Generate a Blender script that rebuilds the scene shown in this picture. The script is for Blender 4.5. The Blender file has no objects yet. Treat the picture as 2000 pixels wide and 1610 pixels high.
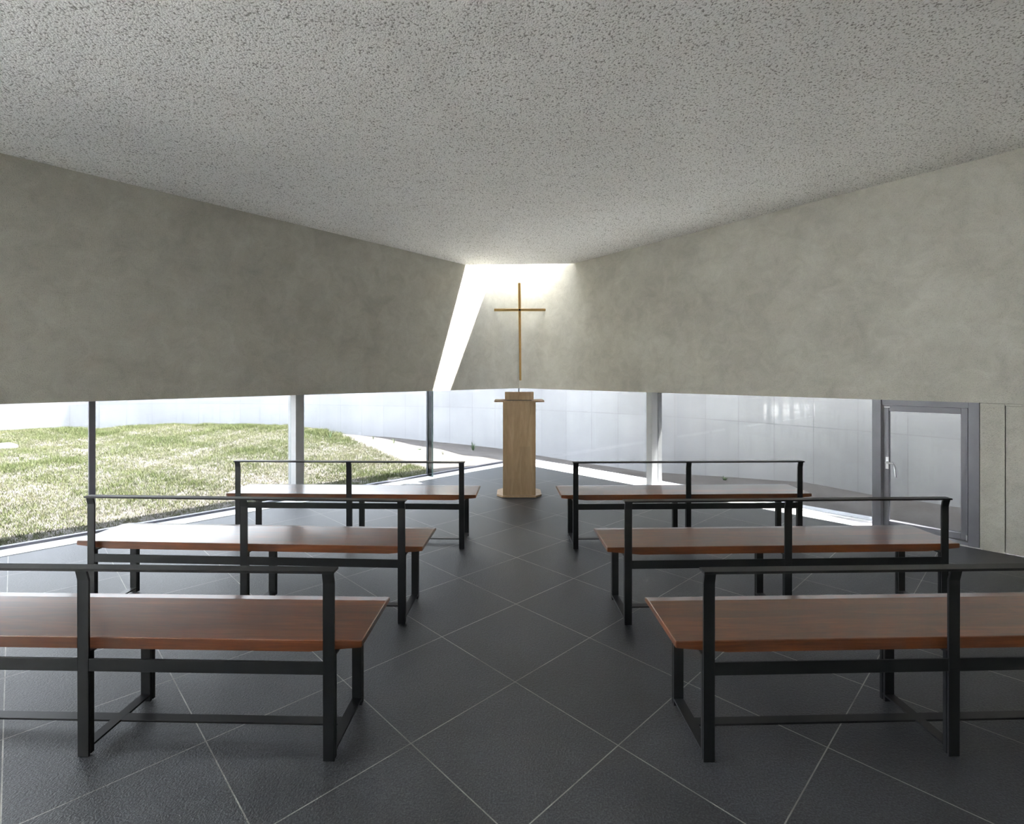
import bpy, bmesh, math, random
import numpy as np
from mathutils import Vector, Matrix

random.seed(7)
rng = np.random.default_rng(11)
scene = bpy.context.scene
COL = scene.collection

# ------------------------------------------------------------------ camera
EYE, TH, HZ, F = 1.522, 0.01346, 728.24, 1000.6        # eye height, yaw, horizon row, focal length in px of 2000
cam_d = bpy.data.cameras.new('camera')
cam_o = bpy.data.objects.new('camera', cam_d)
COL.objects.link(cam_o)
cam_o.location = (0, 0, EYE)
cam_o.rotation_euler = (math.pi / 2, 0, TH)
cam_d.sensor_fit = 'HORIZONTAL'
cam_d.sensor_width = 36
cam_d.lens = 36 * F / 2000
cam_d.shift_x = 0
cam_d.shift_y = -(805 - HZ) / 2000
cam_d.clip_start = 0.05
cam_d.clip_end = 300
scene.camera = cam_o

# ------------------------------------------------------------------ world, sun, exposure
SUN = Vector((0.42, 0.228, 1.0))
w = bpy.data.worlds.new('sky')
scene.world = w
w.use_nodes = True
wn = w.node_tree
wn.nodes.clear()
# bright, thinly veiled sky: nearly even from horizon to zenith
tcw = wn.nodes.new('ShaderNodeTexCoord')
sep = wn.nodes.new('ShaderNodeSeparateXYZ')
sky = wn.nodes.new('ShaderNodeValToRGB')
sky.color_ramp.elements[0].position = 0.0
sky.color_ramp.elements[0].color = (.97, .98, 1.0, 1)
sky.color_ramp.elements[1].position = 1.0
sky.color_ramp.elements[1].color = (.80, .87, 1.0, 1)
wn.links.new(tcw.outputs['Generated'], sep.inputs[0])
wn.links.new(sep.outputs[2], sky.inputs[0])
bg = wn.nodes.new('ShaderNodeBackground')
SKY_STRENGTH = 9.0
bg.inputs['Strength'].default_value = SKY_STRENGTH
wo = wn.nodes.new('ShaderNodeOutputWorld')
wn.links.new(sky.outputs[0], bg.inputs['Color'])
wn.links.new(bg.outputs[0], wo.inputs['Surface'])
sun_d = bpy.data.lights.new('sun', 'SUN')
sun_d.energy = 40.0
sun_d.angle = math.radians(0.53)
sun_d.color = (1.0, 0.955, 0.88)
sun_o = bpy.data.objects.new('sun', sun_d)
COL.objects.link(sun_o)
sun_o.location = (3, 2, 9)
sun_o.rotation_euler = SUN.to_track_quat('Z', 'Y').to_euler()

scene.view_settings.view_transform = 'Standard'
scene.view_settings.look = 'None'
scene.view_settings.gamma = 1
scene.view_settings.use_curve_mapping = False
scene.view_settings.exposure = 2.45
cy = scene.cycles
cy.max_bounces = 14
cy.diffuse_bounces = 7
cy.glossy_bounces = 4
cy.transparent_max_bounces = 24
cy.sample_clamp_indirect = 6.0
cy.caustics_reflective = False
cy.caustics_refractive = False
cy.use_denoising = True
cy.use_adaptive_sampling = True
cy.adaptive_threshold = 0.02


# ------------------------------------------------------------------ helpers
def cam(x, y):
    return x * math.cos(TH) + y * math.sin(TH), -x * math.sin(TH) + y * math.cos(TH)


def wld(xr, yr):
    return xr * math.cos(TH) - yr * math.sin(TH), xr * math.sin(TH) + yr * math.cos(TH)


def at(px, py, z):
    """world point of height z that the photograph shows at (px, py)"""
    d = (EYE - z) / (py - HZ) * F
    x, y = wld((px - 1000) / F * d, d)
    return Vector((x, y, z))


def tag(o, label=None, cat=None, group=None, kind=None):
    if label: o['label'] = label
    if cat: o['category'] = cat
    if group: o['group'] = group
    if kind: o['kind'] = kind
    return o


def empty(name, loc=(0, 0, 0), rz=0.0):
    o = bpy.data.objects.new(name, None)
    o.location = loc
    o.rotation_euler = (0, 0, rz)
    o.empty_display_size = 0.1
    COL.objects.link(o)
    return o


def link(name, bm, mat, parent=None, smooth=False):
    bmesh.ops.recalc_face_normals(bm, faces=bm.faces)
    me = bpy.data.meshes.new(name)
    bm.to_mesh(me)
    bm.free()
    if mat: me.materials.append(mat)
    if smooth:
        for p in me.polygons: p.use_smooth = True
    o = bpy.data.objects.new(name, me)
    COL.objects.link(o)
    if parent: o.parent = parent
    return o


def box(bm, x0, x1, y0, y1, z0, z1, bev=0.0, M=None):
    r = bmesh.ops.create_cube(bm, size=1)
    vs = r['verts']
    for v in vs:
        v.co = Vector((x0 + (v.co.x + .5) * (x1 - x0), y0 + (v.co.y + .5) * (y1 - y0), z0 + (v.co.z + .5) * (z1 - z0)))
    if bev:
        es = list({e for v in vs for e in v.link_edges})
        rb = bmesh.ops.bevel(bm, geom=es, offset=bev, segments=1, affect='EDGES', clamp_overlap=True)
        vs = list({v for f in rb['faces'] for v in f.verts} | {v for v in vs if v.is_valid})
    if M is not None:
        for v in vs:
            if v.is_valid: v.co = M @ v.co
    return bm


def prism(bm, poly, z0, z1):
    """vertical prism over a plan polygon; z0/z1 numbers or functions of (x, y)"""
    f0 = z0 if callable(z0) else (lambda x, y: z0)
    f1 = z1 if callable(z1) else (lambda x, y: z1)
    a = [bm.verts.new((x, y, f0(x, y))) for x, y in poly]
    b = [bm.verts.new((x, y, f1(x, y))) for x, y in poly]
    n = len(poly)
    bm.faces.new(a[::-1]); bm.faces.new(b)
    for i in range(n):
        bm.faces.new((a[i], a[(i + 1) % n], b[(i + 1) % n], b[i]))
    return bm


def extrude_x(bm, prof, x0, x1):
    """profile in (y, z) pushed along x"""
    a = [bm.verts.new((x0, y, z)) for y, z in prof]
    b = [bm.verts.new((x1, y, z)) for y, z in prof]
    n = len(prof)
    bm.faces.new(a[::-1]); bm.faces.new(b)
    for i in range(n):
        bm.faces.new((a[i], a[(i + 1) % n], b[(i + 1) % n], b[i]))
    return bm


def tube(bm, pts, radii, seg=8):
    rings = []
    for i, p in enumerate(pts):
        p = Vector(p)
        d = (Vector(pts[min(i + 1, len(pts) - 1)]) - Vector(pts[max(i - 1, 0)])).normalized()
        up = Vector((0, 0, 1)) if abs(d.z) < .9 else Vector((1, 0, 0))
        u = d.cross(up).normalized(); v = d.cross(u).normalized()
        r = radii[i] if isinstance(radii, (list, tuple)) else radii
        rings.append([bm.verts.new(p + (u * math.cos(t) + v * math.sin(t)) * r) for t in [2 * math.pi * k / seg for k in range(seg)]])
    for a, b in zip(rings[:-1], rings[1:]):
        for k in range(seg): bm.faces.new((a[k], a[(k + 1) % seg], b[(k + 1) % seg], b[k]))
    bm.faces.new(rings[0][::-1]); bm.faces.new(rings[-1])


# ------------------------------------------------------------------ materials
class NT:
    def __init__(s, name):
        s.m = bpy.data.materials.new(name)
        s.m.use_nodes = True
        s.t = s.m.node_tree
        s.t.nodes.clear()
        s.out = s.t.nodes.new('ShaderNodeOutputMaterial')
        s.b = s.t.nodes.new('ShaderNodeBsdfPrincipled')
        s.t.links.new(s.b.outputs[0], s.out.inputs['Surface'])

    def n(s, kind, **kw):
        nd = s.t.nodes.new('ShaderNode' + kind)
        for k, v in kw.items():
            if k in nd.inputs: nd.inputs[k].default_value = v
            else: setattr(nd, k, v)
        return nd

    def l(s, a, b): s.t.links.new(a, b); return s

    def coord(s, kind='Object', scale=None, rot=None, loc=None):
        c = s.n('TexCoord').outputs[kind]
        if scale or rot or loc:
            mp = s.n('Mapping')
            if scale: mp.inputs['Scale'].default_value = scale
            if rot: mp.inputs['Rotation'].default_value = rot
            if loc: mp.inputs['Location'].default_value = loc
            s.l(c, mp.inputs[0]); c = mp.outputs[0]
        return c

    def noise(s, c, scale, detail=4, rough=.55, dist=0):
        nd = s.n('TexNoise'); nd.inputs['Scale'].default_value = scale; nd.inputs['Detail'].default_value = detail
        nd.inputs['Roughness'].default_value = rough; nd.inputs['Distortion'].default_value = dist
        s.l(c, nd.inputs['Vector']); return nd.outputs['Fac']

    def ramp(s, f, stops):
        r = s.n('ValToRGB'); e = r.color_ramp.elements
        while len(e) < len(stops): e.new(.5)
        for i, (p, c) in enumerate(stops):
            e[i].position = p; e[i].color = (*c, 1) if len(c) == 3 else c
        s.l(f, r.inputs[0]); return r.outputs[0]

    def math(s, op, a, b=None, c=None):
        nd = s.n('Math', operation=op)
        for i, v in enumerate((a, b, c)):
            if v is None: continue
            if isinstance(v, (int, float)): nd.inputs[i].default_value = v
            else: s.l(v, nd.inputs[i])
        return nd.outputs[0]

    def mix(s, f, a, b, mode='MIX'):
        nd = s.n('Mix', data_type='RGBA', blend_type=mode)
        for sock, v in ((nd.inputs[0], f), (nd.inputs[6], a), (nd.inputs[7], b)):
            if isinstance(v, (int, float)): sock.default_value = v
            elif isinstance(v, tuple): sock.default_value = (*v, 1)
            else: s.l(v, sock)
        return nd.outputs[2]

    def bump(s, h, strength=.3, dist=.01, prev=None):
        nd = s.n('Bump'); nd.inputs['Strength'].default_value = strength; nd.inputs['Distance'].default_value = dist
        s.l(h, nd.inputs['Height'])
        if prev is not None: s.l(prev, nd.inputs['Normal'])
        return nd.outputs[0]

    def set(s, **kw):
        for k, v in kw.items():
            k = k.replace('_', ' ')
            sock = s.b.inputs[k]
            if isinstance(v, (int, float)): sock.default_value = v
            elif isinstance(v, tuple): sock.default_value = (*v, 1)
            else: s.l(v, sock)
        return s


def mat_plaster():
    s = NT('troweled_plaster'); c = s.coord()
    a = s.noise(c, 1.3, 5, .6, .6); b = s.noise(c, 6, 5, .65, .8); d = s.noise(c, 170, 3, .7); e = s.noise(c, 45, 4, .6, 1.5)
    f = s.math('ADD', s.math('MULTIPLY', a, .5), s.math('MULTIPLY', b, .5))
    col = s.ramp(f, [(.34, (.43, .415, .37)), (.5, (.51, .497, .446)), (.66, (.59, .578, .527))])
    pit = s.ramp(d, [(.28, (.60, .60, .60)), (.46, (1, 1, 1))])
    col = s.mix(1.0, col, pit, 'MULTIPLY')
    n1 = s.bump(d, .9, .005); n2 = s.bump(e, .6, .006, n1)
    return s.set(Base_Color=col, Roughness=.85, Normal=n2, Specular_IOR_Level=.25).m


def mat_ceiling():
    s = NT('sprayed_plaster_ceiling'); c = s.coord()
    g = s.noise(c, 80, 4, .62, .6)
    v = s.n('TexVoronoi', feature='SMOOTH_F1'); v.inputs['Scale'].default_value = 88; v.inputs['Smoothness'].default_value = .5
    s.l(c, v.inputs['Vector'])
    h = s.math('SUBTRACT', g, s.math('MULTIPLY', v.outputs['Distance'], .55))
    h2 = s.noise(c, 5, 3, .5)
    patch = s.noise(c, .7, 4, .6, .5)
    base = s.ramp(patch, [(.35, (.90, .885, .86)), (.65, (.95, .94, .92))])
    pit = s.ramp(h, [(.03, (.40, .39, .37)), (.12, (.86, .86, .85)), (.22, (1, 1, 1))])
    col = s.mix(1.0, base, pit, 'MULTIPLY')
    n1 = s.bump(h, .8, .012); n2 = s.bump(h2, .3, .02, n1)
    return s.set(Base_Color=col, Roughness=.92, Normal=n2, Specular_IOR_Level=.2).m


def mat_floor():
    s = NT('flamed_granite_tiles')
    tc = s.n('TexCoord').outputs['Object']
    mp = s.n('Mapping', vector_type='TEXTURE')
    mp.inputs['Location'].default_value = (-0.0192, 2.5215, 0)
    mp.inputs['Rotation'].default_value = (0, 0, math.radians(45))
    s.l(tc, mp.inputs[0])
    br = s.n('TexBrick', offset=0.0, squash=1.0, offset_frequency=1, squash_frequency=1)
    s.l(mp.outputs[0], br.inputs['Vector'])
    br.inputs['Scale'].default_value = 1.0
    br.inputs['Brick Width'].default_value = 0.6
    br.inputs['Row Height'].default_value = 0.6
    br.inputs['Mortar Size'].default_value = 0.0024
    br.inputs['Mortar Smooth'].default_value = 0.1
    br.inputs['Bias'].default_value = 0.0
    br.inputs['Color1'].default_value = (.84, .84, .84, 1)
    br.inputs['Color2'].default_value = (1.12, 1.12, 1.12, 1)
    br.inputs['Mortar'].default_value = (1, 1, 1, 1)
    g = s.noise(tc, 140, 3, .75); g2 = s.noise(tc, 70, 4, .65); cl = s.noise(tc, 1.6, 5, .6, .5)
    base = s.ramp(s.math('ADD', s.math('MULTIPLY', g, .7), s.math('MULTIPLY', cl, .3)),
                  [(.38, (.015, .0160, .019)), (.5, (.037, .0395, .046)), (.62, (.088, .092, .105))])  # blue cast in the base stands in for reflected sky
    base = s.mix(1.0, base, br.outputs['Color'], 'MULTIPLY')
    stain = s.ramp(s.noise(tc, 1.15, 3, .5, .2), [(.66, (0, 0, 0)), (.78, (1, 1, 1))])
    base = s.mix(s.math('MULTIPLY', stain, .35), base, (.115, .088, .055))
    gv = s.ramp(s.noise(tc, 2.2, 4, .7), [(.35, (.14, .135, .12)), (.62, (.42, .41, .37))])
    col = s.mix(br.outputs['Fac'], base, gv)
    n = s.bump(s.math('ADD', g2, s.math('MULTIPLY', g, .6)), .8, .004)
    n = s.bump(s.math('SUBTRACT', 1.0, br.outputs['Fac']), .5, .002, n)
    rough = s.math('ADD', s.math('MULTIPLY', cl, .16), .27)
    return s.set(Base_Color=col, Roughness=rough, Normal=n, Specular_IOR_Level=.6).m


def mat_wood(name, dark, mid, light, scale=(1.2, 16, 16), rough=.3, rows=None, coat=.25, vertical=False):
    s = NT(name)
    c = s.n('TexCoord').outputs['Object']
    oi = s.n('ObjectInfo').outputs['Random']
    mp = s.n('Mapping'); mp.inputs['Scale'].default_value = scale
    off = s.n('CombineXYZ'); s.l(s.math('MULTIPLY', oi, 37.0), off.inputs[0]); s.l(s.math('MULTIPLY', oi, 11.0), off.inputs[1])
    s.l(c, mp.inputs[0]); s.l(off.outputs[0], mp.inputs['Location'])
    a = s.noise(mp.outputs[0], 1.6, 6, .6, 1.2); b = s.noise(mp.outputs[0], 7, 5, .7, .5)
    f = s.math('ADD', s.math('MULTIPLY', a, .65), s.math('MULTIPLY', b, .35))
    col = s.ramp(f, [(.32, dark), (.5, mid), (.68, light)])
    if rows:
        # glued boards: tone steps across the width, each board ending somewhere along the length
        sep = s.n('SeparateXYZ'); s.l(c, sep.inputs[0])
        u, v = (sep.outputs[2], sep.outputs[0]) if vertical else (sep.outputs[0], sep.outputs[1])
        cx = s.n('CombineXYZ')
        s.l(s.math('FLOOR', s.math('MULTIPLY', v, 1.0 / rows[1])), cx.inputs[1])
        s.l(s.math('FLOOR', s.math('ADD', s.math('MULTIPLY', u, 1.0 / rows[0]), s.math('MULTIPLY', s.math('FLOOR', s.math('MULTIPLY', v, 1.0 / rows[1])), .37))), cx.inputs[0])
        s.l(s.math('MULTIPLY', oi, 50.0), cx.inputs[2])
        wn_ = s.n('TexWhiteNoise'); s.l(cx.outputs[0], wn_.inputs['Vector'])
        k = s.math('ADD', s.math('MULTIPLY', wn_.outputs['Value'], rows[2]), 1 - rows[2] / 2)
        kk = s.n('CombineColor'); [s.l(k, kk.inputs[i]) for i in range(3)]
        col = s.mix(1.0, col, kk.outputs[0], 'MULTIPLY')
    n = s.bump(b, .12, .001)
    s.set(Base_Color=col, Roughness=s.math('ADD', s.math('MULTIPLY', a, .12), rough - .06), Normal=n)
    s.b.inputs['Coat Weight'].default_value = coat
    s.b.inputs['Coat Roughness'].default_value = .17
    s.b.inputs['Coat IOR'].default_value = 1.5
    return s.m


def mat_metal(name, col, rough=.45, metallic=0.0, spec=.5, grain=.02):
    s = NT(name); c = s.coord()
    a = s.noise(c, 90, 3, .6)
    r = s.math('ADD', s.math('MULTIPLY', a, grain * 4), rough)
    n = s.bump(a, .05, .001)
    v = s.ramp(s.noise(c, 3, 3), [(.3, tuple(x * .9 for x in col)), (.7, tuple(min(1, x * 1.08) for x in col))])
    return s.set(Base_Color=v, Roughness=r, Metallic=metallic, Normal=n, Specular_IOR_Level=spec).m


def mat_glass(name, tr):
    s = NT(name)
    t = s.n('BsdfTransparent'); t.inputs[0].default_value = (*tr, 1)
    g = s.n('BsdfGlossy'); g.inputs['Roughness'].default_value = 0.0; g.inputs['Color'].default_value = (1, 1, 1, 1)
    fr = s.n('Fresnel')
    geo = s.n('NewGeometry')
    s.l(s.math('SUBTRACT', 1.15, s.math('MULTIPLY', geo.outputs['Backfacing'], 1.15 - 1 / 1.15)), fr.inputs['IOR'])
    m = s.n('MixShader')
    s.l(fr.outputs[0], m.inputs[0]); s.l(t.outputs[0], m.inputs[1]); s.l(g.outputs[0], m.inputs[2])
    s.t.links.new(m.outputs[0], s.out.inputs['Surface'])
    return s.m


def mat_concrete():
    s = NT('formed_concrete')
    uv = s.n('TexCoord').outputs['UV']
    br = s.n('TexBrick', offset=0.0, squash=1.0, offset_frequency=1, squash_frequency=1)
    s.l(uv, br.inputs['Vector'])
    br.inputs['Scale'].default_value = 1.0; br.inputs['Brick Width'].default_value = 0.574; br.inputs['Row Height'].default_value = 1.8
    br.inputs['Mortar Size'].default_value = .009; br.inputs['Mortar Smooth'].default_value = .6
    br.inputs['Color1'].default_value = (.93, .93, .93, 1); br.inputs['Color2'].default_value = (1.05, 1.05, 1.05, 1); br.inputs['Mortar'].default_value = (1, 1, 1, 1)
    c = s.coord()
    cl = s.noise(c, .9, 6, .6, .4)
    st = s.coord('Object', scale=(3, 3, .35)); streak = s.noise(st, 1.5, 4, .6)
    col = s.ramp(s.math('ADD', s.math('MULTIPLY', cl, .6), s.math('MULTIPLY', streak, .4)), [(.35, (.35, .355, .37)), (.65, (.43, .435, .445))])
    col = s.mix(1.0, col, br.outputs['Color'], 'MULTIPLY')
    jn = s.math('MULTIPLY', br.outputs['Fac'], s.ramp(s.noise(c, 4, 3), [(.3, (.35, .35, .35)), (.6, (1, 1, 1))]))
    col = s.mix(s.math('MULTIPLY', jn, .8), col, (.22, .225, .235))
    vo = s.n('TexVoronoi'); vo.inputs['Scale'].default_value = 7; s.l(c, vo.inputs['Vector'])
    hole = s.ramp(vo.outputs['Distance'], [(.028, (1, 1, 1)), (.045, (0, 0, 0))])
    col = s.mix(s.math('MULTIPLY', hole, .5), col, (.25, .25, .25))
    n = s.bump(s.noise(c, 40, 3), .15, .003)
    return s.set(Base_Color=col, Roughness=.8, Normal=n, Specular_IOR_Level=.3).m


def mat_ground():
    s = NT('sandy_soil'); c = s.coord()
    a = s.noise(c, 2.2, 6, .65, .3); b = s.noise(c, 28, 5, .75); p = s.noise(c, 75, 3, .7)
    col = s.ramp(s.math('ADD', s.math('MULTIPLY', a, .35), s.math('MULTIPLY', b, .65)),
                 [(.34, (.075, .063, .054)), (.46, (.14, .125, .115)), (.6, (.19, .177, .166)), (.72, (.235, .224, .215))])
    n = s.bump(b, .9, .03); n = s.bump(p, .5, .01, n)
    return s.set(Base_Color=col, Roughness=.95, Normal=n, Specular_IOR_Level=.1).m


def mat_leaf(name, c0, c1, c2):
    s = NT(name)
    at_ = s.n('Attribute', attribute_name='tone')
    col = s.ramp(at_.outputs['Fac'], [(.0, c0), (.5, c1), (1.0, c2)])
    return s.set(Base_Color=col, Roughness=.7, Specular_IOR_Level=.2).m


M_PLASTER = mat_plaster()
M_CEIL = mat_ceiling()
M_FLOOR = mat_floor()
M_CONC = mat_concrete()
M_SOIL = mat_ground()
M_GLASS = mat_glass('grey_dimming_glass', (.345, .353, .357))  # grey tint added to dim the garden against the room
M_CLEAR = mat_glass('clear_window_glass', (.97, .985, .98))
M_TERR = mat_metal('white_bounce_paving', (.80, .79, .76), .7)
M_SEAT = mat_wood('oiled_brown_hardwood', (.050, .016, .006), (.118, .034, .011), (.20, .064, .021), rows=(1.9, .109, .42), rough=.32, coat=.8)
M_MAPLE = mat_wood('pale_maple', (.34, .235, .135), (.43, .305, .185), (.52, .385, .245), scale=(9, 9, 1.0), rough=.38, rows=(.62, .133, .16), vertical=True, coat=.1)
M_BLACK = mat_metal('black_coated_steel', (.0055, .006, .0078), .34, 0.0, .42)
M_FRAME = mat_metal('grey_aluminium_frame', (.17, .17, .195), .4, 0.3, .5)
M_SILL = mat_metal('white_coated_sill', (.86, .86, .88), .35, 0.0, .5)
M_COLUMN = mat_metal('grey_painted_steel', (.42, .43, .44), .45, 0.0, .5)
M_SILVER = mat_metal('satin_silver', (.55, .56, .58), .3, .9, .5)
M_BRASS = mat_metal('polished_brass', (.62, .40, .17), .16, 1.0, .5, .01)
M_GASKET = mat_metal('dark_joint', (.05, .052, .058), .6)
M_FIN = mat_metal('green_glass_edge', (.18, .27, .25), .15, 0, .5)

# ------------------------------------------------------------------ plan of the chapel
C = Vector((0.0, 8.566))
DL = Vector((-1, -1.028)).normalized(); NL = Vector((DL.y, -DL.x))       # along / outward of the left wall
if NL.dot(Vector((-1, 1))) < 0: NL = -NL
DR = Vector((1, -1.031)).normalized(); NR = Vector((-DR.y, DR.x))
if NR.dot(Vector((1, 1))) < 0: NR = -NR
ZB = 1.262                     # underside of the floating walls
ZT = 4.42                      # top of walls round the skylight
TL, TR = 0.30, 0.58            # wall thickness
LEN = 8.7                      # right wall
LENL = 13.6                    # left wall, its unseen rear part opened up to light the room
SOP = 9.9                      # where that opening starts
EL = C + DL * LENL
ER = C + DR * LEN
BACK = Vector((0.5, -5.0))


def isect(p, d, q, e):
    t = ((q.x - p.x) * e.y - (q.y - p.y) * e.x) / (d.x * e.y - d.y * e.x)
    return p + d * t


def Lp(s, o): return C + DL * s + NL * o
def Rp(s, o): return C + DR * s + NR * o


def sL(px, o=0.0):
    u = (px - 1000) / F
    d = Vector(wld(u, 1.0)); p = isect(Vector((0, 0)), d, C + NL * o, DL)
    return (p - C - NL * o).dot(DL)


def sR(px, o=0.0):
    u = (px - 1000) / F
    d = Vector(wld(u, 1.0)); p = isect(Vector((0, 0)), d, C + NR * o, DR)
    return (p - C - NR * o).dot(DR)


def CO(o): return isect(C + NL * o, DL, C + NR * o, DR)


def t2(v): return (v.x, v.y)


def wall_xy(side, o):
    return (C + (NL if side == 'L' else NR) * o, DL if side == 'L' else DR)


def lbox(side, bm, s0, s1, o0, o1, z0, z1, bev=0.0):
    """box in a wall's own frame: along s, outward o, up z"""
    P = Lp if side == 'L' else Rp
    D = DL if side == 'L' else DR
    N = NL if side == 'L' else NR
    Mx = Matrix(((D.x, N.x, 0, C.x), (D.y, N.y, 0, C.y), (0, 0, 1, 0), (0, 0, 0, 1)))
    return box(bm, s0, s1, o0, o1, z0, z1, bev, Mx)


# ceiling plane through the two measured wall edges
def ceil_pt(px, py, side):
    s = sL(px) if side == 'L' else sR(px)
    p = Lp(s, 0) if side == 'L' else Rp(s, 0)
    d = cam(p.x, p.y)[1]
    return (p.x, p.y, EYE + (HZ - py) * d / F)


cps = [ceil_pt(905, 515, 'L'), ceil_pt(500, 419, 'L'), ceil_pt(2, 300, 'L'), ceil_pt(1127, 515, 'R'), ceil_pt(1560, 402, 'R'), ceil_pt(1998, 288.5, 'R')]
A_ = np.array([[1, x, y] for x, y, z in cps]); zz = np.array([c[2] for c in cps])
ca, cb, cc = np.linalg.lstsq(A_, zz, rcond=None)[0]
def zc(x, y): return ca + cb * x + cc * y


# ------------------------------------------------------------------ room shell
OCL, OCR = None, None
oc = isect(C + NL * TL, DL, C + NR * TR, DR)          # outer corner
def zroof(x, y): return zc(x, y) + .14
def zlint(x, y): return zc(x, y) - .12
bm = bmesh.new()
prism(bm, [t2(C), t2(Lp(1.25, 0)), t2(Lp(1.25, TL)), t2(oc)], ZB, ZT)
prism(bm, [t2(Lp(1.25, 0)), t2(Lp(SOP, 0)), t2(Lp(SOP, TL)), t2(Lp(1.25, TL))], ZB, lambda x, y: max(zroof(x, y), 3.34))
prism(bm, [t2(Lp(SOP, 0)), t2(EL), t2(EL + NL * TL), t2(Lp(SOP, TL))], zlint, zroof)
tag(link('wall_left', bm, M_PLASTER), 'left grey plaster wall floating above the glass strip, sun patch near the corner', 'wall', kind='structure')
bm = bmesh.new()
prism(bm, [t2(C), t2(oc), t2(Rp(1.9, TR)), t2(Rp(1.9, 0))], ZB, ZT)
prism(bm, [t2(Rp(1.9, 0)), t2(Rp(1.9, TR)), t2(ER + NR * TR), t2(ER)], ZB, lambda x, y: zc(x, y) + .14)
tag(link('wall_right', bm, M_PLASTER), 'right grey plaster wall floating above the glass strip and window', 'wall', kind='structure')

# walls behind the camera
nbl = Vector((-(BACK - EL).y, (BACK - EL).x)).normalized()
if nbl.dot(EL + BACK) < 0: nbl = -nbl
nbr = Vector((-(BACK - ER).y, (BACK - ER).x)).normalized()
if nbr.dot(ER + BACK) < 0: nbr = -nbr
bm = bmesh.new(); prism(bm, [t2(ER), t2(BACK), t2(BACK + nbr * .4 + Vector((0, -.3))), t2(ER + nbr * .4 + NR * TR)], 0, ZT)
tag(link('wall_back_right', bm, M_PLASTER), 'grey plaster wall behind the viewpoint on the right', 'wall', kind='structure')
bm = bmesh.new(); prism(bm, [t2(EL), t2(BACK), t2(BACK + nbl * .4 + Vector((0, -.3))), t2(EL + nbl * .4 + NL * TL)], 0, ZT)
tag(link('wall_back_left', bm, M_PLASTER), 'grey plaster wall behind the viewpoint on the left', 'wall', kind='structure')
wb = tag(empty('fill_window_4'), 'unseen tall glass front added in the left wall to brighten the room', 'window', kind='structure')  # unseen opening added as extra light for the interior
n_p = 4
for k in range(n_p + 1):
    sx = SOP + .035 + k * (LENL - SOP - .07) / n_p
    zt = zlint(*t2(Lp(sx, .1))) + .01
    bm = bmesh.new(); lbox('L', bm, sx - .035, sx + .035, .06, .17, .0, zt, .002); link('mullion', bm, M_FRAME, wb)
    if k < n_p:
        sy = sx + (LENL - SOP - .07) / n_p
        bm = bmesh.new(); lbox('L', bm, sx + .03, sy - .03, .10, .112, .03, zt); link('glass_pane', bm, M_CLEAR, wb)
bm = bmesh.new(); lbox('L', bm, SOP, LENL, .0, TL, -.15, .004); link('sill', bm, M_SILL, wb)

# ceiling slab, stops short of the corner and leaves the triangular skylight
pA = Vector(ceil_pt(905, 515, 'L')[:2]); pB = Vector(ceil_pt(1127, 515, 'R')[:2])
e = 0.05
bm = bmesh.new()
prism(bm, [t2(pA + NL * e), t2(EL + NL * e), t2(BACK + Vector((0, -e))), t2(ER + NR * e), t2(pB + NR * e)], zc, lambda x, y: zc(x, y) + .13)
qA = pA + Vector((-.30, -.16)); qB = pB + Vector((.30, -.16))
prism(bm, [t2(pA + Vector((0, -.001))), t2(pA + Vector((0, -.15))), t2(pB + Vector((0, -.15))), t2(pB + Vector((0, -.001)))], lambda x, y: zc(x, y) + .05, ZT)
tag(link('ceiling', bm, M_CEIL), 'sloping ceiling of coarse grey sprayed plaster ending at a skylight slot', 'ceiling', kind='structure')

# floor
bm = bmesh.new()
prism(bm, [t2(C), t2(EL), t2(BACK), t2(ER)], -.15, 0.0)
tag(link('floor', bm, M_FLOOR), 'dark grey granite floor tiles laid diagonally with pale joints', 'floor', kind='structure')


def strip(side, s_end, o0, o1, z0, z1, name, mat, parent):
    """mitred strip following a wall from the corner to s_end"""
    P = Lp if side == 'L' else Rp
    bm = bmesh.new()
    prism(bm, [t2(CO(o0)), t2(P(s_end, o0)), t2(P(s_end, o1)), t2(CO(o1))], z0, z1)
    return link(name, bm, mat, parent)


sDoor0, sDoor1 = sR(1704, .03), sR(1912.6, .0)
GO = 0.255                              # glass plane offset
# ---- left glass strip
win1 = tag(empty('window_1'), 'long low glass strip under the left wall looking onto the lawn', 'window', kind='structure')
strip('L', SOP, 0.0, .30, -.15, .004, 'sill', M_SILL, win1)
strip('L', SOP, .23, .28, .004, .026, 'bottom_rail', M_FRAME, win1)
m1 = sL(180, .23); m2a, m2b = sL(595, .1), sL(564, .35); m2 = sL(594.5, .10); m3 = sL(834.8, GO)
sg = (CO(GO) - C - NL * GO).dot(DL)
for a, b in ((sg + .006, m3 - .013), (m3 + .013, m2), (m2 + .10, m1 - .025), (m1 + .025, SOP - .0)):
    bm = bmesh.new(); lbox('L', bm, a, b, GO - .006, GO + .006, .02, ZB + .004)
    link('glass_pane', bm, M_GLASS, win1)
bm = bmesh.new(); lbox('L', bm, m1 - .025, m1 + .025, .225, .285, .004, ZB + .005, .002); link('mullion', bm, M_FRAME, win1)
bm = bmesh.new(); lbox('L', bm, m3 - .011, m3 + .011, .24, .27, .004, ZB + .005, .001); link('mullion', bm, M_FRAME, win1)
bm = bmesh.new(); lbox('L', bm, m3 - .008, m3 + .008, .13, .238, .004, ZB, .001); link('glass_fin', bm, M_GLASS, win1)
bm = bmesh.new(); lbox('L', bm, m3 - .009, m3 + .009, .126, .13, .004, ZB, 0); link('glass_fin_edge', bm, M_FIN, win1)
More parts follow.
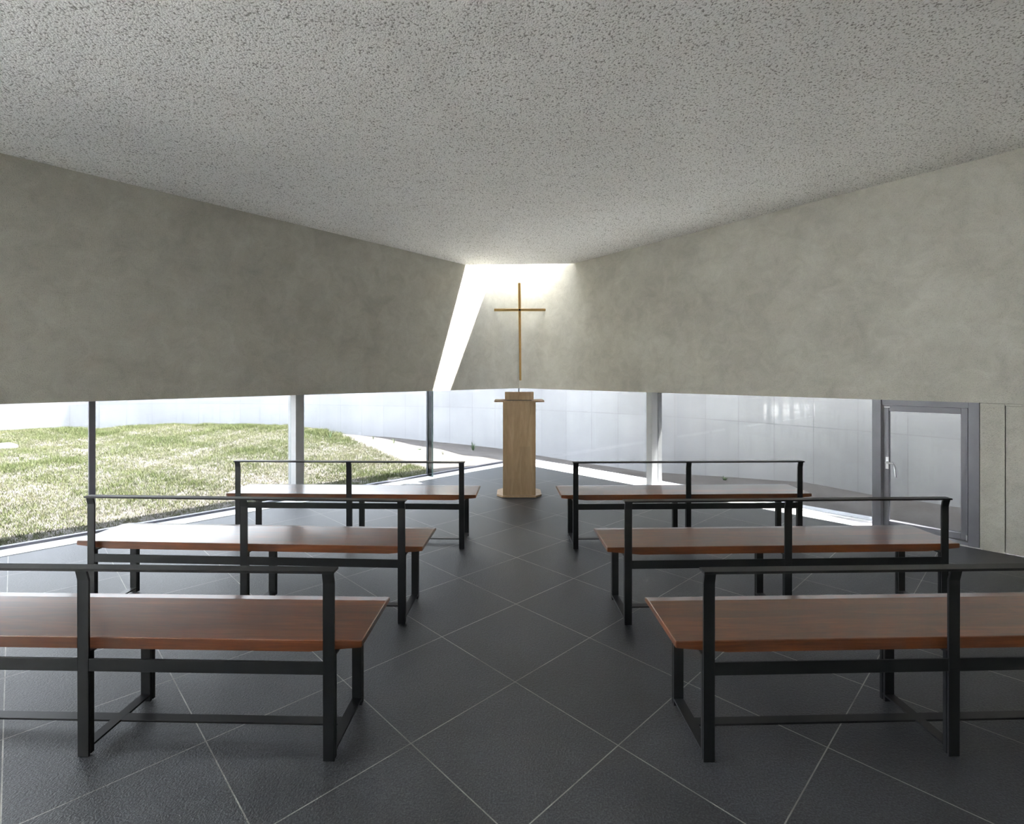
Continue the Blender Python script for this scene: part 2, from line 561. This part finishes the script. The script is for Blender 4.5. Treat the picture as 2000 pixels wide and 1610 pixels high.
# ---- right glass strip
win2 = tag(empty('window_2'), 'long low glass strip under the right wall looking onto the concrete wall', 'window', kind='structure')
strip('R', sDoor1 + .02, 0.0, .50, -.15, .004, 'sill', M_SILL, win2)
strip('R', sDoor0, .23, .28, .004, .022, 'bottom_rail', M_SILL, win2)
c1 = sR(1262, .10)
sg = (CO(GO) - C - NR * GO).dot(DR)
for a, b in ((sg + .006, c1), (c1 + .085, sDoor0)):
    bm = bmesh.new(); lbox('R', bm, a, b, GO - .006, GO + .006, .02, ZB + .004)
    link('glass_pane', bm, M_GLASS, win2)
cg = CO(GO)
bm = bmesh.new(); box(bm, cg.x - .009, cg.x + .009, cg.y - .009, cg.y + .009, .004, ZB + .005)
link('corner_joint', bm, M_GASKET, win2)
# ---- glass lid of the skylight, above the triangle between ceiling edge and corner
bm = bmesh.new()
prism(bm, [t2(C), t2(pA - Vector((0, .1))), t2(pB - Vector((0, .1)))], ZT + .01, ZT + .022)
M_LID = mat_glass('skylight_glass', (.78, .79, .79))  # unseen pane, put in with a grey tint to dim the slot
tag(link('window_5', bm, M_LID), 'unseen grey glass lid dimming the triangular skylight above the cross', 'window', kind='structure')
# ---- steel columns standing in the strips
bm = bmesh.new(); lbox('L', bm, m2, m2 + .10, .105, .33, .004, ZB + .005, .003)
tag(link('steel_column', bm, M_COLUMN), 'grey steel column in the left glass strip behind the rear pew', 'column', kind='structure')
bm = bmesh.new(); lbox('R', bm, c1, c1 + .085, .105, .36, .004, ZB + .005, .003)
tag(link('steel_column', bm, M_COLUMN), 'grey steel column in the right glass strip beside the lectern', 'column', kind='structure')

# ---- opening window beside the right wall
dr = tag(empty('window_3'), 'grey framed low opening window with a lever handle at the right', 'window', kind='structure')
ft = .072
for s0, s1, z0, z1, nm in ((sDoor0, sDoor0 + ft, .004, ZB + .004, 'frame_stile'), (sDoor1 - ft, sDoor1, .004, ZB + .004, 'frame_stile')):
    bm = bmesh.new(); lbox('R', bm, s0, s1, .012, .15, z0, z1, .002); link(nm, bm, M_FRAME, dr)
for z0, z1, nm in ((ZB - .05, ZB + .004, 'frame_head'), (.004, .035, 'frame_threshold')):
    bm = bmesh.new(); lbox('R', bm, sDoor0 + ft, sDoor1 - ft, .03, .15, z0, z1, .002); link(nm, bm, M_FRAME, dr)
a, b = sDoor0 + ft + .006, sDoor1 - ft - .006
sash = bmesh.new()
zs0, zs1 = .04, ZB - .055
lbox('R', sash, a, a + .048, .06, .13, zs0, zs1, .003); lbox('R', sash, b - .048, b, .06, .13, zs0, zs1, .003)
lbox('R', sash, a + .048, b - .048, .062, .13, zs0, zs0 + .055, .002); lbox('R', sash, a + .048, b - .048, .062, .13, zs1 - .055, zs1, .002)
sash = link('sash', sash, M_FRAME, dr)
bm = bmesh.new(); lbox('R', bm, a + .046, b - .046, .090, .104, zs0 + .053, zs1 - .053); link('glass_pane', bm, M_GLASS, sash)
bm = bmesh.new()
sh = a + .036
lbox('R', bm, sh - .014, sh + .014, .048, .06, .595, .715, .004)
hp = [Rp(sh, .05), Rp(sh, .012), Rp(sh + .055, .004), Rp(sh + .066, .004)]
tube(bm, [(hp[0].x, hp[0].y, .66), (hp[1].x, hp[1].y, .66)], .011, 10)
tube(bm, [(hp[1].x, hp[1].y, .662), (hp[2].x, hp[2].y, .655), (hp[3].x, hp[3].y, .635), (Rp(sh + .075, .004).x, Rp(sh + .075, .004).y, .53)], [.010, .010, .009, .008], 10)
tag(link('lever_handle', bm, M_SILVER, sash), 'silver lever handle')
bm = bmesh.new(); lbox('R', bm, a + .01, a + .06, .048, .062, zs1 - .022, zs1 - .010, .003); link('hinge', bm, M_SILVER, dr)
bm = bmesh.new(); lbox('R', bm, b - .012, b - .002, .04, .062, zs0 + .0, zs0 + .05, .003); link('hinge', bm, M_SILVER, dr)

# ---- solid lower wall beyond the window with a flush plaster door
sG0 = sR(1963.5)
bm = bmesh.new(); lbox('R', bm, sDoor1 + .004, sG0 - .003, 0, .3, 0, ZB - .003)
tag(link('trim_1', bm, M_PLASTER), 'narrow plaster pier between the right window and the flush door', 'wall', kind='structure')
bm = bmesh.new(); lbox('R', bm, sG0 + .003, sG0 + .86, .004, .05, .006, ZB - .022, .001)
d2 = tag(link('door_1', bm, M_PLASTER), 'flush low door faced with the same grey plaster as the wall', 'door', kind='structure')
bm = bmesh.new(); lbox('R', bm, sG0 + .0, LEN, .06, .3, 0, ZB - .003); lbox('R', bm, sG0 + .866, LEN, 0, .058, 0, ZB - .003); lbox('R', bm, sG0 - .002, sG0 + .866, 0, .058, ZB - .018, ZB - .003)
tag(link('trim_2', bm, M_PLASTER), 'lower plaster wall to the right of and above the flush door', 'wall', kind='structure')


# ------------------------------------------------------------------ pews
HS, HB, ZS = 0.9832, 1.1054, 0.4594


def make_pew():
    root = empty('pew')
    # seat plank: top with soft front slope, underside tapering towards the ends
    bm = bmesh.new()
    xs = [-HB, -HB + .004, -HB + .21, HB - .21, HB - .004, HB]
    th = [.026, .0265, .046, .046, .0265, .026]
    rings = []
    for x, t in zip(xs, th):
        e_ = .002 if abs(x) == HB else 0
        prof = [(.030 + e_, ZS - t + e_), (.030 + e_, ZS - .003 - e_), (.033 + e_, ZS - e_), (.388, ZS - e_), (.447 - e_, ZS - .0085 - e_), (.450 - e_, ZS - .012 - e_), (.450 - e_, ZS - t + e_)]
        rings.append([bm.verts.new((x, y, z)) for y, z in prof])
    n = len(rings[0])
    for r0, r1 in zip(rings[:-1], rings[1:]):
        for k in range(n): bm.faces.new((r0[k], r0[(k + 1) % n], r1[(k + 1) % n], r1[k]))
    bm.faces.new(rings[0][::-1]); bm.faces.new(rings[-1])
    link('seat', bm, M_SEAT, root)
    # back rail: flat bar
    bm = bmesh.new(); box(bm, -HS - .028, HS + .028, -.022, .030, .7425, .7525, .0012); link('back_rail', bm, M_BLACK, root)
    for x in (-HS, 0, HS):
        bm = bmesh.new()
        extrude_x(bm, [(0, 0), (.0085, 0), (.0085, .700), (-.003, .7425), (-.0125, .7425), (0, .700)], x - .0225, x + .0225)
        bmesh.ops.bevel(bm, geom=list(bm.edges), offset=.001, segments=1, affect='EDGES')
        link('rear_post', bm, M_BLACK, root)
        bm = bmesh.new(); box(bm, x - .0225, x + .0225, .0125, .0285, .004, ZS - .046, .001); link('rear_leg', bm, M_BLACK, root)
        bm = bmesh.new(); box(bm, x - .0225, x + .0225, .334, .346, .004, ZS - .054, .001)
        box(bm, x - .0225, x + .0225, .352, .367, .004, ZS - .046, .001); link('front_leg', bm, M_BLACK, root)
        bm = bmesh.new(); box(bm, x - .0225, x + .0225, .0285, .350, .028, .037, .001); link('floor_bar', bm, M_BLACK, root)
        bm = bmesh.new(); box(bm, x - .0225, x + .0225, .0285, .352, ZS - .054, ZS - .046, .001); link('seat_bearer', bm, M_BLACK, root)
    bm = bmesh.new(); box(bm, -HS, HS, .0008, .0088, .338, .388, .001); link('under_seat_rail', bm, M_BLACK, root)
    bm = bmesh.new(); box(bm, -HS, HS, .162, .208, .0282, .0368, .001); link('stretcher', bm, M_BLACK, root)
    return root


def copy_tree(o, parent=None):
    c = o.copy(); COL.objects.link(c)
    c.parent = parent
    for ch in list(o.children): copy_tree(ch, c)
    return c


proto = make_pew()
pews = [(-1.7274, 2.0067, -.0135, 'front-most left dark wood pew with black steel frame, cut off by the left edge'),
        (-1.6943, 3.1304, -.0385, 'middle left dark wood pew with black steel frame, second of the left row'),
        (-1.4785, 4.4340, -.0186, 'farthest left dark wood pew with black steel frame, left of the lectern'),
        (1.7249, 2.0527, .0444, 'nearest right dark wood pew with black steel frame, cut off by the right edge'),
        (1.6414, 3.1418, .0477, 'middle right dark wood pew with black steel frame, second of the right row'),
        (1.4731, 4.4648, .0419, 'farthest right dark wood pew with black steel frame, right of the lectern')]
for i, (x, y, a, lab) in enumerate(pews):
    o = proto if i == 0 else copy_tree(proto)
    o.location = (x, y, 0); o.rotation_euler = (0, 0, a)
    tag(o, lab.replace('front-most', 'nearest'), 'pew', 'pews in two rows facing the cross')

# ------------------------------------------------------------------ lectern
lx, ly = 0.005, 6.225
lec = tag(empty('lectern', (lx, ly, 0), TH), 'pale maple lectern with side wings on an octagonal base plate', 'lectern')
bm = bmesh.new()
hw, dp, cx_, cy_ = .275, .42, .072, .085
prism(bm, [(-hw + cx_, 0), (hw - cx_, 0), (hw, cy_), (hw, dp - cy_), (hw - cx_, dp), (-hw + cx_, dp), (-hw, dp - cy_), (-hw, cy_)], 0.004, .027)
bmesh.ops.bevel(bm, geom=list(bm.edges), offset=.0015, segments=1, affect='EDGES')
link('base_plate', bm, M_MAPLE, lec)
bm = bmesh.new(); box(bm, -.2, .2, .03, .30, .027, 1.163, .0015); link('pedestal', bm, M_MAPLE, lec)
bm = bmesh.new(); box(bm, -.305, .305, .015, .385, 1.163, 1.181, .0015); link('wing_shelf', bm, M_MAPLE, lec)
bm = bmesh.new(); box(bm, -.150, .150, .045, .36, 1.181, 1.189); link('spacer', bm, M_GASKET, lec)
bm = bmesh.new()
extrude_x(bm, [(.035, 1.189), (.375, 1.189), (.375, 1.212), (.038, 1.288), (.035, 1.288)], -.176, .176)
bmesh.ops.bevel(bm, geom=list(bm.edges), offset=.0012, segments=1, affect='EDGES')
link('reading_desk', bm, M_MAPLE, lec)

# ------------------------------------------------------------------ cross
ycr = 8.14
hwc = .0505 * ycr
cr = tag(empty('cross', (wld(.0155 * ycr, ycr)[0], ycr, 1.40)), 'slim polished brass cross hung in the wall corner above the lectern', 'cross')
bm = bmesh.new()
H_ = 1.548
prof = [(-.0215, 0.0), (-.0145, -.012), (.0145, -.012), (.0215, 0.0), (.0145, .012), (-.0145, .012)]
r0 = [bm.verts.new((x * .80 + .007, y, 0)) for x, y in prof]; r1 = [bm.verts.new((x * 1.08 - .009, y, H_)) for x, y in prof]
n = len(prof)
for k in range(n): bm.faces.new((r0[k], r0[(k + 1) % n], r1[(k + 1) % n], r1[k]))
bm.faces.new(r0[::-1]); bm.faces.new(r1)
link('upright', bm, M_BRASS, cr)
bm = bmesh.new()
zb = 1.12
hl, hr = hwc - .004, hwc - .004
r0 = [bm.verts.new((-hl - .003, y, x * 1.05 + zb)) for x, y in prof]; r1 = [bm.verts.new((hr, y, x * .98 + zb)) for x, y in prof]
for k in range(n): bm.faces.new((r0[k], r0[(k + 1) % n], r1[(k + 1) % n], r1[k]))
bm.faces.new(r0[::-1]); bm.faces.new(r1)
link('crossbar', bm, M_BRASS, cr)

# ------------------------------------------------------------------ the curved concrete wall outside
K = 0.80
JOINT = [(0, 67.8), (174, 62), (400, 59.3), (596, 62.4), (830, 65.8), (1000, 70.5), (1170, 77.8), (1300, 85), (1445, 94.8), (1590, 106.4), (1700, 115), (1866, 129.3)]
JX = [j[0] for j in JOINT]; JY = [j[1] for j in JOINT]
def WD(px): return K * 1000 / np.interp(px, JX, JY)
ctrl = [Vector((-13.8, 7.0)), Vector((-13.5, 9.2)), Vector((-12.9, 10.6))]
for px, _ in JOINT:
    d = float(WD(px)); ctrl.append(Vector(wld((px - 1000) / F * d, d)))
ctrl += [Vector((6.4, 4.6)), Vector((7.4, 3.0)), Vector((8.8, 1.0)), Vector((10.2, -1.0))]
# smooth the curve (Catmull-Rom)
curve = []
for i in range(1, len(ctrl) - 2):
    p0, p1, p2, p3 = ctrl[i - 1:i + 3]
    for k in range(8):
        t = k / 8
        curve.append(.5 * ((2 * p1) + (p2 - p0) * t + (2 * p0 - 5 * p1 + 4 * p2 - p3) * t * t + (3 * p1 - p0 - 3 * p2 + p3) * t ** 3))
for _ in range(20):
    curve = [curve[0]] + [(curve[i - 1] + curve[i] * 2 + curve[i + 1]) / 4 for i in range(1, len(curve) - 1)] + [curve[-1]]
TOPX = [-14, -2.2, -.8, .43, 1.7, 2.4, 12]; TOPZ = [2.35, 2.35, 2.7, 3.75, 4.4, 4.42, 4.42]
bm = bmesh.new(); uvl = bm.loops.layers.uv.new('UVMap')
s_arc = 0; rows = []; arcs = []
for i, p in enumerate(curve):
    if i: s_arc += (p - curve[i - 1]).length
    tdir = (curve[min(i + 1, len(curve) - 1)] - curve[max(i - 1, 0)]).normalized(); nn = Vector((-tdir.y, tdir.x))
    zt = float(np.interp(p.x, TOPX, TOPZ))
    rows.append([bm.verts.new((q.x, q.y, z)) for q, z in ((p, -1.2), (p, zt), (p + nn * .25, zt), (p + nn * .25, -1.2))]); arcs.append(s_arc)
# phase so that a joint stands where the photograph shows one
pj = Vector(wld((1445 - 1000) / F * float(WD(1445)), float(WD(1445))))
ij = min(range(len(curve)), key=lambda i: (curve[i] - pj).length)
ph = (-arcs[ij]) % .574
ZJ = EYE - K
for i in range(len(rows) - 1):
    for k in range(3):
        f = bm.faces.new((rows[i][k], rows[i + 1][k], rows[i + 1][k + 1], rows[i][k + 1]))
        for lp in f.loops:
            j = i if lp.vert in rows[i] else i + 1
            lp[uvl].uv = (arcs[j] + ph + 5.74, lp.vert.co.z - ZJ + 3.6)
bm.faces.new(rows[0][::-1]); bm.faces.new(rows[-1])
tag(link('garden_wall', bm, M_CONC), 'tall curved pale concrete wall with panel joints enclosing the garden', 'wall', kind='structure')

# ------------------------------------------------------------------ ground
CREST = ([0, 100, 200, 250, 340, 500, 560, 620, 660], [843, 839, 839, 833, 830, 833, 831, 838, 846.5])
BASEP = ([660, 677, 860, 900, 980, 1046, 1150, 1260, 1570, 1704, 1800, 1880], [.02, .015, -.108, -.129, -.175, -.253, -.326, -.35, -.11, -.131, -.107, -.098])
Z0 = -.05


def build_depth(px):
    u = (px - 1000) / F
    d = Vector(wld(u, 1.0))
    if px < 1013:
        p = isect(Vector((0, 0)), d, C + NL * .42, DL)
    else:
        p = isect(Vector((0, 0)), d, C + NR * .50, DR)
    return cam(p.x, p.y)[1]


def ground_z(x, y):
    xr, yr = cam(x, y)
    if yr < .8: px = -300 if x < 0 else 2300
    else: px = 1000 + F * xr / yr
    px = min(2100, max(-150, px))
    db = min(build_depth(px), 9.0); dw = float(WD(px))
    s = (yr - db) / (dw - db)
    n_ = .018 * math.sin(x * 1.7 + y * 1.1) + .012 * math.sin(x * 3.9 - y * 2.3 + 1)
    if s <= 0: return Z0 - .0 + n_ * .0
    # left: mound with a crest
    pc = min(max(px, 0), 660)
    dc = db + .80 * (dw - db)
    zcr = EYE - (float(np.interp(pc, *CREST)) - HZ) * dc / 1000
    if s < .8:
        t = s / .8; zl = Z0 + (zcr - Z0) * (1 - (1 - t) ** 1.25)
    else:
        zwl = EYE - (float(np.interp(pc, *CREST)) - HZ + 6) * dw / 1000
        t = min(1.0, (s - .8) / .2); zl = zcr + (zwl - zcr) * t
    zr = Z0 + (float(np.interp(px, *BASEP)) - Z0) * min(s, 1.15)
    k = min(1, max(0, (px - 650) / 170)); k = k * k * (3 - 2 * k)
    return zl * (1 - k) + zr * k + n_ * min(1, s * 4) * (1 - min(1, max(0, s - .55) * 2.5))


def wall_out(x, y):
    """signed distance (positive = beyond the concrete wall face)"""
    p = Vector((x, y))
    i = min(range(0, len(curve), 3), key=lambda i: (curve[i] - p).length_squared)
    td = (curve[min(i + 1, len(curve) - 1)] - curve[max(i - 1, 0)]).normalized()
    return (p - curve[i]).dot(Vector((-td.y, td.x)))


def in_building(x, y, m=0.0):
    p = Vector((x, y)) - C
    return p.dot(NL) < m and p.dot(NR) < m


gx = np.arange(-15, 11.01, .13); gy = np.arange(-7, 15.01, .13)
bm = bmesh.new(); grid = {}
for i, x in enumerate(gx):
    for j, y in enumerate(gy):
        if wall_out(x, y) > .6: continue
        z = ground_z(x, y)
        if in_building(x, y, .30): z = -.22
        grid[i, j] = bm.verts.new((x, y, z))
for (i, j), v in grid.items():
    q = [(i, j), (i + 1, j), (i + 1, j + 1), (i, j + 1)]
    if all(k in grid for k in q): bm.faces.new([grid[k] for k in q])
tag(link('ground', bm, M_SOIL, smooth=True), 'pale sandy soil around the chapel', 'ground', kind='structure')
bm = bmesh.new()  # unseen white surface added to bounce sun and sky light indoors
prism(bm, [t2(Lp(SOP, TL + .02)), t2(Lp(LENL + .3, TL + .02)), t2(BACK + nbl * .32), (3, -6.5), (3, -16), (-17, -12), t2(Lp(LENL, 8)), t2(Lp(SOP, 8))], -.4, .0)
tag(link('bounce_terrace', bm, M_TERR), 'unseen white paving added outside the left wall to bounce light into the room', 'bounce_terrace', kind='structure')
bm = bmesh.new(); box(bm, -60, 60, -60, 60, -1.6, -.75)
tag(link('terrain', bm, M_SOIL), 'soil beyond the concrete wall', 'ground', kind='structure')

# ------------------------------------------------------------------ lawn (uncountable blades)
# lawn edge against the bare sand, traced on the ground
edge_px = [(640, 846), (667, 849), (700, 866), (745, 884), (790, 903), (830, 915), (858, 926), (870, 934)]


def smooth_noise(x, y, seed=0):
    r = 0
    for k, (f, a) in enumerate(((.55, 1), (1.3, .7), (3.1, .5), (6.3, .35))):
        r += a * math.sin(x * f * 2.1 + y * f * 1.3 + seed + k * 1.7) * math.sin(y * f * 1.9 - x * f * .8 + seed * 2 + k * 2.9)
    return r


def make_lawn():
    verts, faces, tone = [], [], []
    N = 0
    tries = 0
    ex = [p[0] for p in edge_px]; ey = [p[1] for p in edge_px]
    while N < 85000 and tries < 900000:
        tries += 1
        # nearer ground gets the same density as far ground, in world units
        x = rng.uniform(-13.4, -1.0); y = rng.uniform(2.0, 13.4)
        if in_building(x, y, .37): continue
        xr, yr = cam(x, y)
        if yr < 1.5: continue
        px = 1000 + F * xr / yr
        if px < -60 or px > 885: continue
        if wall_out(x, y) > -.02: continue
        z = ground_z(x, y)
        py = HZ + (EYE - z) / yr * F
        if px > 640 and py < np.interp(px, ex, ey) + rng.normal(0, 2.0): continue
        dn = smooth_noise(x * 1.6, y * 1.6, 3.0)
        clump = smooth_noise(x * 4.3, y * 4.3, 9.0)
        far = (yr - build_depth(min(px, 1000))) / 7
        keep = .74 + .13 * dn + .22 * clump + .2 * far
        if px > 640: keep += .1
        if rng.random() > keep: continue
        tall = .024 + .012 * max(0, dn) + (.03 if (py < np.interp(px, *CREST) + 12 and dn > .4) else 0)
        for b in range(4):
            a = rng.uniform(0, 6.283); h = tall * rng.uniform(.55, 1.35); wd = rng.uniform(.0022, .0045)
            ox, oy = x + rng.normal(0, .018), y + rng.normal(0, .018)
            lx_, ly_ = math.cos(a) * wd, math.sin(a) * wd
            ben = rng.uniform(.3, 1.1) * h; bd = rng.uniform(0, 6.283)
            i0 = len(verts)
            verts += [(ox - lx_, oy - ly_, z - .006), (ox + lx_, oy + ly_, z - .006), (ox + math.cos(bd) * ben, oy + math.sin(bd) * ben, z + h)]
            faces.append((i0, i0 + 1, i0 + 2))
            t = min(1, max(0, .42 + .13 * dn + rng.normal(0, .22)))
            tone += [t, t, t]
        N += 1
    me = bpy.data.meshes.new('lawn'); me.from_pydata(verts, [], faces)
    at_ = me.attributes.new('tone', 'FLOAT', 'POINT'); at_.data.foreach_set('value', np.array(tone, dtype=np.float32))
    me.materials.append(mat_leaf('grass_blades', (.215, .195, .12), (.13, .15, .058), (.06, .095, .026)))
    o = bpy.data.objects.new('lawn', me); COL.objects.link(o)
    return o


tag(make_lawn(), 'patchy sunlit green lawn on the mound outside the left glass', 'grass', kind='stuff')


def plant(name, px, py, h, n, label, group, spread=.6, wide=.012, tone=.8):
    # ground point under this pixel
    z = -.1
    for _ in range(8):
        p = at(px, py, z); z = ground_z(p.x, p.y)
    bm = bmesh.new(); lay = bm.verts.layers.float.new('tone')
    for k in range(n):
        a = 2 * math.pi * k / n + random.uniform(-.3, .3); lean = random.uniform(.2, 1) * spread; hh = h * random.uniform(.7, 1.1)
        ln = hh * lean * 1.3
        prev = None
        for j in range(6):
            t = j / 5
            r = ln * t; zz_ = hh * (t - .35 * t * t * lean) - .02
            wv = wide * (1 - t) ** .7 * (.6 + 1.2 * t if t < .4 else 1.08)
            cx, cyy = math.cos(a) * r, math.sin(a) * r
            px_, py_ = -math.sin(a) * wv, math.cos(a) * wv
            tri = [bm.verts.new((cx - px_, cyy - py_, zz_)), bm.verts.new((cx, cyy, zz_ - wv * .5)), bm.verts.new((cx + px_, cyy + py_, zz_))]
            for v in tri: v[lay] = tone + random.uniform(-.15, .1)
            if prev:
                bm.faces.new((prev[0], prev[1], tri[1], tri[0])); bm.faces.new((prev[1], prev[2], tri[2], tri[1]))
            prev = tri
    o = link(name, bm, M_LEAF)
    o.location = (p.x, p.y, z)
    tag(o, label, 'plant', group)
    return o


M_LEAF = mat_leaf('blue_green_leaves', (.16, .19, .09), (.10, .15, .075), (.06, .11, .06))
plant('spiky_plant', 924, 880, .25, 11, 'spiky blue-green plant at the foot of the concrete wall left of the lectern', None, .75, .014, .7)
plant('weed', 645, 856, .24, 8, 'tall weed on the lawn crest right of the left steel column', 'weeds in the garden', .7, .008, .6)
plant('weed', 668, 852, .20, 7, 'weed at the tip of the lawn where the sand begins', 'weeds in the garden', .6, .007, .6)
plant('weed', 729, 858, .12, 6, 'small weed on the sand nearest to the lawn tip', 'weeds in the garden', .5, .006, .4)
plant('weed', 769, 866, .16, 6, 'small weed on the sand edge midway to the thin mullion', 'weeds in the garden', .6, .006, .3)
plant('weed', 820, 879, .09, 8, 'low green weed on the sand just left of the thin mullion', 'weeds in the garden', .8, .010, .7)
plant('weed', 865, 888, .14, 6, 'small weed on the sand right of the thin mullion', 'weeds in the garden', .6, .006, .3)
plant('weed', 1415, 938, .10, 12, 'green weed at the foot of the wall seen over the farthest right pew', 'weeds in the garden', .9, .012, .6)


def stone(px, py, r, label, sq=.45):
    z = 0
    for _ in range(8):
        p = at(px, py, z); z = ground_z(p.x, p.y)
    bm = bmesh.new(); bmesh.ops.create_icosphere(bm, subdivisions=3, radius=1)
    for v in bm.verts:
        k = 1 + .14 * math.sin(v.co.x * 5 + 1) * math.sin(v.co.y * 4) + .08 * math.sin(v.co.z * 9 + v.co.x * 7)
        v.co = Vector((v.co.x * r * 1.5, v.co.y * r * .9, max(-.3, v.co.z) * r * sq)) * k
    o = link('stone', bm, M_STONE, smooth=True); o.location = (p.x, p.y, z + .005)
    tag(o, label, 'stone')


s_ = NT('pale_stone'); c_ = s_.coord()
M_STONE = s_.set(Base_Color=s_.ramp(s_.noise(c_, 14, 5), [(.3, (.46, .44, .41)), (.7, (.68, .66, .63))]), Roughness=.85, Normal=s_.bump(s_.noise(c_, 30, 4), .4, .01)).m
stone(8, 874, .15, 'flat white stone in the lawn at the left edge')
stone(516, 833, .16, 'pale flat stone on the lawn crest left of the left steel column')
